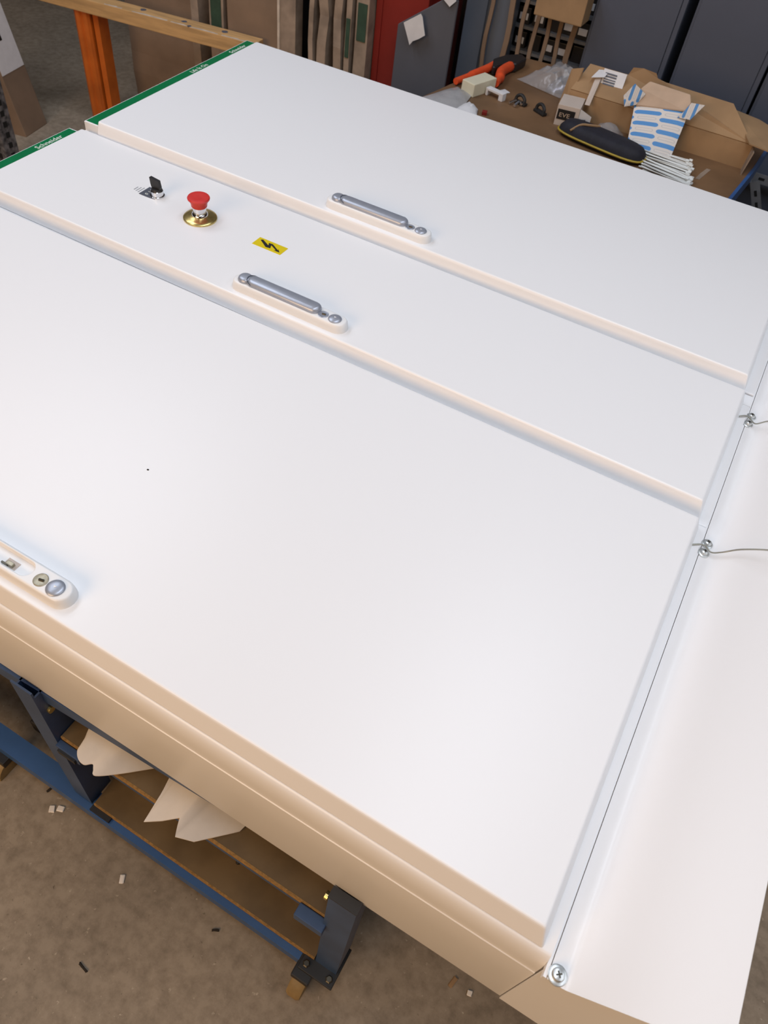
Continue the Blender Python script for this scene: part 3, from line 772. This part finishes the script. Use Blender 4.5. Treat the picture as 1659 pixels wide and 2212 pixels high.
def ear(name, m, pts, th=0.0015, uv=True):
    P = P3(*pts); bm = bmesh.new(); u = bm.loops.layers.uv.new('UVMap')
    slab(bm, P, th, (0, -0.7, 0.7))
    for f in bm.faces:
        for l in f.loops:
            l[u].uv = ((l.vert.co.z) * 9 , (l.vert.co.x) * 9)
    return obj(name, bm, m, pk)
ear('torn_flap', 'packet', [(-0.706, 2.600, -0.028), (-0.690, 2.592, -0.058), (-0.655, 2.600, -0.045), (-0.636, 2.605, -0.006), (-0.682, 2.606, 0.016)])
ear('torn_flap', 'packet', [(-0.505, 2.585, -0.040), (-0.462, 2.585, -0.036), (-0.436, 2.600, 0.014), (-0.480, 2.60, 0.010), (-0.492, 2.59, -0.018)])
bm = bmesh.new(); lp_ = P3((-0.655, 2.604, -0.050), (-0.49, 2.604, -0.024), (-0.482, 2.618, 0.000), (-0.496, 2.628, 0.022), (-0.640, 2.630, 0.026), (-0.660, 2.618, 0.0))
slab(bm, lp_, 0.006, (0, -0.7, 0.7)); bmesh.ops.bevel(bm, geom=bm.edges[:], offset=0.0025, segments=1, affect='EDGES')
obj('kraft_lining', bm, 'kraft_liner', pk, label='plain kraft lining of the torn mouth')
# dark pouch with yellow piping
pc = thing('zip_pouch', 'navy fabric pouch with yellow piping lying on the back bench edge', 'pouch', (-0.70, 2.447, BZ), (0, 0, -0.20))
def pouch_ring(ins, z):
    out = []
    for k in range(28):
        a = 2 * PI * k / 28; c, s = math.cos(a), math.sin(a)
        out.append(((0.165 - ins) * math.copysign(abs(c) ** 0.6, c), (0.050 - ins * 0.7) * math.copysign(abs(s) ** 0.6, s), z))
    return out
bm = bmesh.new(); loft(bm, [pouch_ring(0.012, 0.001), pouch_ring(0.0, 0.014), pouch_ring(0.003, 0.030), pouch_ring(0.015, 0.044), pouch_ring(0.030, 0.050)])
obj('pouch_body', bm, 'navy', pc, smooth=True)
bm = bmesh.new(); r = pouch_ring(-0.002, 0.016); tube(bm, r + [r[0]], 0.0035, 6)
obj('piping', bm, 'piping', pc, smooth=True)
bm = bmesh.new(); tube(bm, smooth_path([(-0.105, -0.048, 0.034), (-0.085, -0.02, 0.052), (-0.060, 0.0, 0.054), (-0.035, 0.03, 0.050)]), 0.004, 6)
obj('zip_tape', bm, 'kraft', pc, smooth=True)
# cable ties: individuals
for k in range(44):
    ln = 0.150 + 0.03 * RND.random()
    row = k % 22
    lx, ly = -0.560 + 0.0024 * row + RND.uniform(-0.008, 0.008), 2.520 - 0.0072 * row
    rz = 0.03 - 0.012 * row + RND.uniform(-0.07, 0.07)
    zz = BZ + 0.003 + 0.006 * (k // 22) + 0.004 * (k % 3)
    if k == 0:
        tie = thing('cable_tie', 'white nylon cable tie in the loose bundle beside the pouch', 'cable tie', (lx, ly, zz), (0, 0, rz), 'white cable ties on the back bench')
        obj('strap', B(-0.02, ln - 0.03, -0.0026, 0.0026, 0, 0.0020), 'tie', tie)
        obj('tie_head', B(ln - 0.03, ln - 0.018, -0.0048, 0.0048, -0.001, 0.006, bev=0.001), 'tie', tie)
    else:
        c = tie.copy(); COL.objects.link(c); c.location = (lx, ly, zz); c.rotation_euler = (RND.uniform(-0.6, 0.6), RND.uniform(-0.02, 0.03), rz)
        for ch in tie.children:
            d = ch.copy(); COL.objects.link(d); d.parent = c
# scuff marks on the bench top
bm = bmesh.new()
prism(bm, [(0.0, 0.0), (0.014, 0.002), (0.022, 0.05), (0.03, 0.10), (0.016, 0.10), (0.006, 0.05)], 2, 0, 0.0006)
obj('tape_scuff', bm, 'kraft_grey', pb, (0.78 - 0.36, 2.44 - 2.6, G(BZ) + 0.0002))

# ------------------------------------------------------------------ rack at the back left
rk = thing('storage_rack', 'storage rack with orange upright and a raw wooden front beam', 'rack', (-3.45, 2.82, FZ), (0, 0, 0.105))
prof = [(-0.075, -0.03), (-0.055, -0.045), (-0.035, -0.045), (-0.028, -0.035), (-0.015, -0.035), (-0.008, -0.045), (0.012, -0.045), (0.020, -0.030), (0.020, 0.03), (0.030, 0.03), (0.030, -0.02), (0.062, -0.02), (0.062, 0.055), (-0.075, 0.055)]
bm = bmesh.new(); prism(bm, prof, 2, 0, 0.585)
obj('upright', bm, 'orange', rk)
bm = bmesh.new(); prism(bm, prof, 2, 0, 0.585)
obj('upright', bm, 'orange', rk, (0, 0.9, 0))
bm = bmesh.new(); box(bm, -0.55, 0.98, -0.055, 0.03, 0.578, 0.640, bev=0.003)
bmn = obj('beam', bm, 'wood', rk, label='raw yellow timber beam, scuffed and paint-stained')
for x, y, s in ((0.06, 0.0, 0.02), (0.33, 0.0, 0.016), (0.57, -0.01, 0.014), (0.62, -0.045, 0.012), (0.79, -0.005, 0.016)):
    bm = bmesh.new(); prism(bm, [(x + s * 1.1 * math.cos(a) * RND.uniform(.7, 1.1), y + s * math.sin(a) * RND.uniform(.7, 1.1)) for a in [2 * PI * k / 9 for k in range(9)]], 2, 0.6398, 0.6408)
    obj('paint_stain', bm, 'stain', bmn)
for x0, x1 in ((0.14, 0.24), (0.30, 0.50), (0.52, 0.78), (0.80, 0.93)):
    bm = bmesh.new(); n = 8
    up = [(x0 + (x1 - x0) * i / n, -0.052 + RND.uniform(0.002, 0.014)) for i in range(n + 1)]
    prism(bm, [(x0, -0.0535), (x1, -0.0535)] + up[::-1], 2, 0.6398, 0.6406)
    obj('edge_scuff', bm, 'chalk', bmn)
obj('rack_shade_sheet', B(0.35, 1.42, 0.66, 0.68, 0.0, 1.35), 'black_steel', rk)  # added black sheet standing in for the shade in the gaps between cartons
obj('beam', B(-0.55, 0.98, 0.85, 0.93, 0.578, 0.640), 'wood', rk)

def carton_panel(lab, x0, x1, y0, y1, z1, m, name='flat_carton', rz=0.0, green=None, rag=0.0):
    cx, cy = (x0 + x1) / 2, (y0 + y1) / 2
    t = thing(name, lab, 'cardboard', (cx, cy, FZ), (0, 0, rz), 'flattened cartons standing in the rack')
    w, d, h = (x1 - x0) / 2, (y1 - y0) / 2, z1 - FZ
    bm = bmesh.new()
    n = 12
    rings = []
    for k in range(n + 1):
        z = h * k / n; a = rag * math.sin(k * 2.1 + x0 * 40) * (0.4 + 0.6 * k / n); b_ = rag * 0.6 * math.sin(k * 3.7 + x0 * 17)
        rings.append([(-w + a, -d + b_, z), (w + a, -d + b_, z), (w + a * 0.5, d, z), (-w + a * 0.5, d, z)])
    loft(bm, rings)
    obj('cardboard_sheet', bm, m, t)
    if green:
        z0, zt = green
        obj('green_print', B(-w * 0.72, w * 0.72, -d - 0.0012 - rag, -d + 0.004, z0 - FZ, zt - FZ), 'green_dull', t, label='dull green printed block')
    return t
M['green_dull'] = mat('dull_green_print', (0.035, 0.075, 0.045), 0.8, noise=0.3, nscale=20)
carton_panel('wide brown cardboard panel below the timber beam, behind the orange upright', -3.47, -2.95, 3.10, 3.14, 0.25, 'kraft_dull', rag=0.004)
carton_panel('pale ragged cardboard edge just left of the green-printed sheet', -2.945, -2.90, 3.0, 3.45, 0.25, 'kraft_grey', rag=0.004)
carton_panel('thin cardboard sheet with a dark green print, left of the big box', -2.83, -2.745, 3.0, 3.5, 0.25, 'kraft_grey', green=(-0.44, -0.22), rag=0.003)
bx = carton_panel('big plain brown cardboard box standing in the rack, pale corner edge', -2.72, -2.42, 3.0, 3.08, 0.3, 'kraft_dull', 'cardboard_box', rag=0.001)
bx['category'] = 'box'; del bx['group']
obj('side_face', B(0.150, 0.240, -0.041, 0.02, 0, 1.28), 'kraft_grey', bx)
obj('torn_corner', B(0.143, 0.155, -0.047, -0.03, 0, 1.28), 'chalk', bx)
k = 0
for x, w, m, lab, gp in ((-2.245, 0.012, 'kraft_grey', 'narrow cardboard sheet, first to the right of the black gap', None),
                     (-2.185, 0.024, 'kraft_grey', 'torn cardboard sheet, second to the right of the black gap', None),
                     (-2.115, 0.020, 'kraft_grey', 'bent cardboard sheet in the middle of the thin row', None),
                     (-2.062, 0.014, 'kraft_grey', 'greyish cardboard sheet with green stripe, second from the red panel', (-0.36, -0.20)),
                     (-2.003, 0.032, 'kraft_grey', 'wide cardboard edge with green block, right beside the red panel', (-0.28, -0.13))):
    carton_panel(lab, x - w, x + w, 3.0 + 0.01 * k, 3.5, 0.35, m, green=gp, rag=0.009 if gp is None else 0.002, rz=-0.02 * (k % 2)); k += 1

# red cabinet and grey leaning panel
rc = thing('red_cabinet', 'dark red steel cabinet standing behind the leaning grey panel', 'cabinet', (-1.72, 3.3, FZ))
obj('cabinet_body', B(-0.245, 0.004, -0.2, 0.4, 0, 1.7, bev=0.006), 'steel_red', rc)
obj('door_edge', B(-0.246, -0.215, -0.206, -0.19, 0.02, 1.66, bev=0.003), 'steel_red', rc)
gp = thing('metal_sheet', 'dark grey steel panel with slanting top leaning before the red cabinet', 'panel', (-1.69, 3.0, FZ))
bm = bmesh.new()
slab(bm, [(-0.125, 0.0, 0.0), (0.140, 0.0, 0.0), (0.135, 0.03, 0.98), (0.095, 0.03, 0.99), (-0.130, 0.03, 0.835)], 0.012, (0, 1, 0))
bmesh.ops.bevel(bm, geom=bm.edges[:], offset=0.003, segments=1, affect='EDGES')
obj('sheet', bm, 'panel_grey', gp)
bm = bmesh.new(); slab(bm, [(-1.775 , 2.995, -0.14), (-1.700, 2.995, -0.09), (-1.690, 2.995, -0.10), (-1.668, 2.995, -0.165), (-1.695, 2.995, -0.185), (-1.722, 2.995, -0.20), (-1.735, 2.995, -0.218)], 0.002, (0, -1, 0))
tag(obj('paper_note', bm, 'paper'), 'torn whitish paper note on the dark grey leaning panel', 'paper')
bm = bmesh.new(); slab(bm, [(-1.635, 3.02, 0.06), (-1.565, 3.02, 0.06), (-1.560, 3.02, -0.02), (-1.585, 3.02, -0.045), (-1.64, 3.02, -0.01)], 0.002, (0, -1, 0))
tag(obj('paper_note', bm, 'paper'), 'paper note hanging at the top of the grey panel, cut by the frame', 'paper')
# blue-grey cabinet with folded front edge
bc = thing('steel_cupboard', 'blue-grey steel cupboard with a lighter folded corner, left of the parts rack', 'cupboard', (-1.5, 3.3, FZ))
obj('cupboard_side', B(-0.10, 0.085, 0.022, 0.10, 0, 1.7), 'locker_blue', bc)
obj('gap_shade_sheet', B(-0.185, -0.10, 0.10, 0.12, 0, 1.7), 'void', bc)  # near-black sheet painted in for the shade between red cabinet and cupboard
bm = bmesh.new(); prism(bm, [(-0.118, -0.02), (-0.035, 0.02), (-0.030, 0.008), (-0.11, -0.034)], 2, 0, 1.7)
obj('folded_corner', bm, 'locker_blue', bc, label='lighter folded corner post')

# parts rack with small drawers and wooden slats in front
pr_ = thing('parts_rack', 'dark rack of small black drawers with white labels behind brown slats', 'rack', (-1.255, 3.42, FZ))
obj('rack_back', B(-0.185, 0.185, 0.14, 0.16, 0.2, 1.15), 'void', pr_)
for s in (-0.185, 0.175):
    obj('rack_side', B(s, s + 0.01, 0.0, 0.14, 0.2, 1.15), 'black_steel', pr_)
pitch = 0.098
proto = None
for r_ in range(6):
    z0 = G(-0.555 + pitch * r_)
    obj('shelf', B(-0.175, 0.175, -0.006, 0.14, z0 - 0.012, z0), 'slot_grey', pr_)
    for c_ in range(5):
        x = -0.140 + 0.070 * c_
        if proto is None:
            d0 = obj('drawer', B(-0.029, 0.029, 0, 0.12, 0, 0.066, bev=0.003), 'black', pr_, (x, 0.008 + 0.004 * c_, z0))
            l0 = obj('drawer_label', B(-0.020, 0.020, -0.002, 0.001, 0.018, 0.044), 'paper', d0)
            proto = d0
        else:
            d = proto.copy(); COL.objects.link(d); d.location = (x, 0.008 + RND.uniform(0, 0.02), z0)
            if (r_ * 5 + c_) % 3 != 1:
                l = l0.copy(); COL.objects.link(l); l.parent = d
sl = thing('slatted_crate', 'brown slatted crate front standing before the dark parts rack', 'crate', (-1.245, 3.298, FZ))
for i, x in enumerate((-0.260, -0.165, -0.104, -0.043, 0.012, 0.068, 0.124)):
    bm = bmesh.new(); n = 10; rings = []
    for k in range(n + 1):
        z = 0.55 + 0.62 * k / n; a = 0.004 * math.sin(k * 1.3 + i * 2) ; w = 0.0085 + (0.003 if i in (1, 6) else 0)
        rings.append([(x + a - w, -0.004, z), (x + a + w, -0.004, z), (x + a + w, 0.006, z), (x + a - w, 0.006, z)])
    loft(bm, rings); obj('slat', bm, 'kraft_dull', sl)
obj('crate_rail', B(-0.17, 0.145, -0.006, 0.008, 0.53, 0.57), 'kraft_dull', sl)
tb = tag(obj('cardboard_tray', B(-0.035, 0.175, -0.05, 0.05, 0, 0.12, bev=0.004), 'kraft', None, (-1.245, 3.245, -0.045)), 'brown cardboard tray held on top of the slatted crate', 'box')

# grey lockers
def locker(lab, x0, x1):
    t = thing('steel_locker', lab, 'locker', ((x0 + x1) / 2, 3.3, FZ), (0, 0, 0), 'grey lockers along the back')
    w = (x1 - x0) / 2
    obj('locker_body', B(-w, w, 0.012, 0.5, 0.02, 1.8, bev=0.003), 'locker', t)
    d = obj('locker_door', B(-w + 0.012, w - 0.022, 0.0, 0.0115, 0.05, 1.78, bev=0.002), 'locker', t)
    obj('door_fold', B(w - 0.020, w - 0.001, 0.003, 0.0118, 0.05, 1.78, bev=0.001), 'locker', t)
    return t
locker('grey steel locker left of the black gap, behind the clear bag', -1.062, -0.708)
locker('grey steel locker right of the black gap, behind the open shipping carton', -0.672, -0.336)
locker('grey steel locker at the right edge of the picture', -0.326, 0.05)
# slotted angle stand at right
sg = thing('slotted_stand', 'grey slotted-angle stand with a diagonal brace at the right edge', 'stand', (-0.1, 3.2, FZ))
def angle(name, a, b, w):
    a, b = Vector(a), Vector(b); d = (b - a); L = d.length; d.normalize()
    up = Vector((0, -1, 0)); sd = d.cross(up).normalized()
    bm = bmesh.new()
    rings = []
    for p in (a, b):
        rings.append([p - sd * w, p + sd * w, p + sd * w - up * 0.03, p + sd * (w - 0.003) - up * 0.03, p + sd * (w - 0.003) - up * 0.003, p - sd * w - up * 0.003])
    loft(bm, rings)
    o = obj(name, bm, 'slot_grey', sg)
    n = int(L / 0.045); bm = bmesh.new()
    for k in range(1, n):
        c = a + d * (L * k / n)
        loft(bm, [[c + d * s1 * 0.012 + sd * s2 * 0.005 + up * t for s1, s2 in ((-1, -1), (1, -1), (1, 1), (-1, 1))] for t in (-0.001, 0.0012)])
    h = obj('slots', bm, 'void', o); h['kind'] = 'stuff'
angle('cross_bar', (-0.25, 0, 0.607), (0.35, 0, 0.60), 0.018)
angle('diagonal_brace', (-0.085, -0.03, 0.60), (0.06, -0.03, 0.34), 0.018)
angle('cross_bar', (-0.25, 0.055, 0.58), (0.35, 0.055, 0.58), 0.018)
angle('post', (0.33, 0, 0.0), (0.33, 0, 0.9), 0.02)
angle('post', (-0.235, 0.055, 0.0), (-0.235, 0.055, 0.62), 0.02)

# ------------------------------------------------------------------ far left: leaning carton and perforated post
lc = thing('leaning_carton', 'tall narrow cardboard carton with a white label leaning at far left', 'box', (-3.70, 2.50, FZ), (-0.0, -0.20, 0.18))
obj('carton_body', B(-0.45, 0.0, -0.06, 0.13, 0.0, 1.0, bev=0.004), 'kraft_dull', lc)
l = obj('label', B(-0.0005, 0.0015, -0.055, 0.125, 0.30, 0.60), 'paper', lc, label='white shipping label')
obj('printed_bar', B(0.0012, 0.002, -0.05, 0.04, 0.44, 0.47), 'black', l)
pp = thing('perforated_post', 'grey perforated steel post at the far left edge', 'post', (-3.47, 2.13, FZ))
bm = bmesh.new(); prism(bm, [(-0.05, -0.03), (0.03, -0.03), (0.03, 0.05), (0.024, 0.05), (0.024, -0.024), (-0.05, -0.024)], 2, 0, 0.5)
obj('post_angle', bm, 'speckle', pp)
bm = bmesh.new()
for k in range(9):
    box(bm, 0.029, 0.0315, 0.0, 0.022, 0.03 + 0.05 * k, 0.055 + 0.05 * k)
    box(bm, -0.025, 0.0, -0.0315, -0.029, 0.03 + 0.05 * k, 0.055 + 0.05 * k)
h = obj('holes', bm, 'void', pp); h['kind'] = 'stuff'
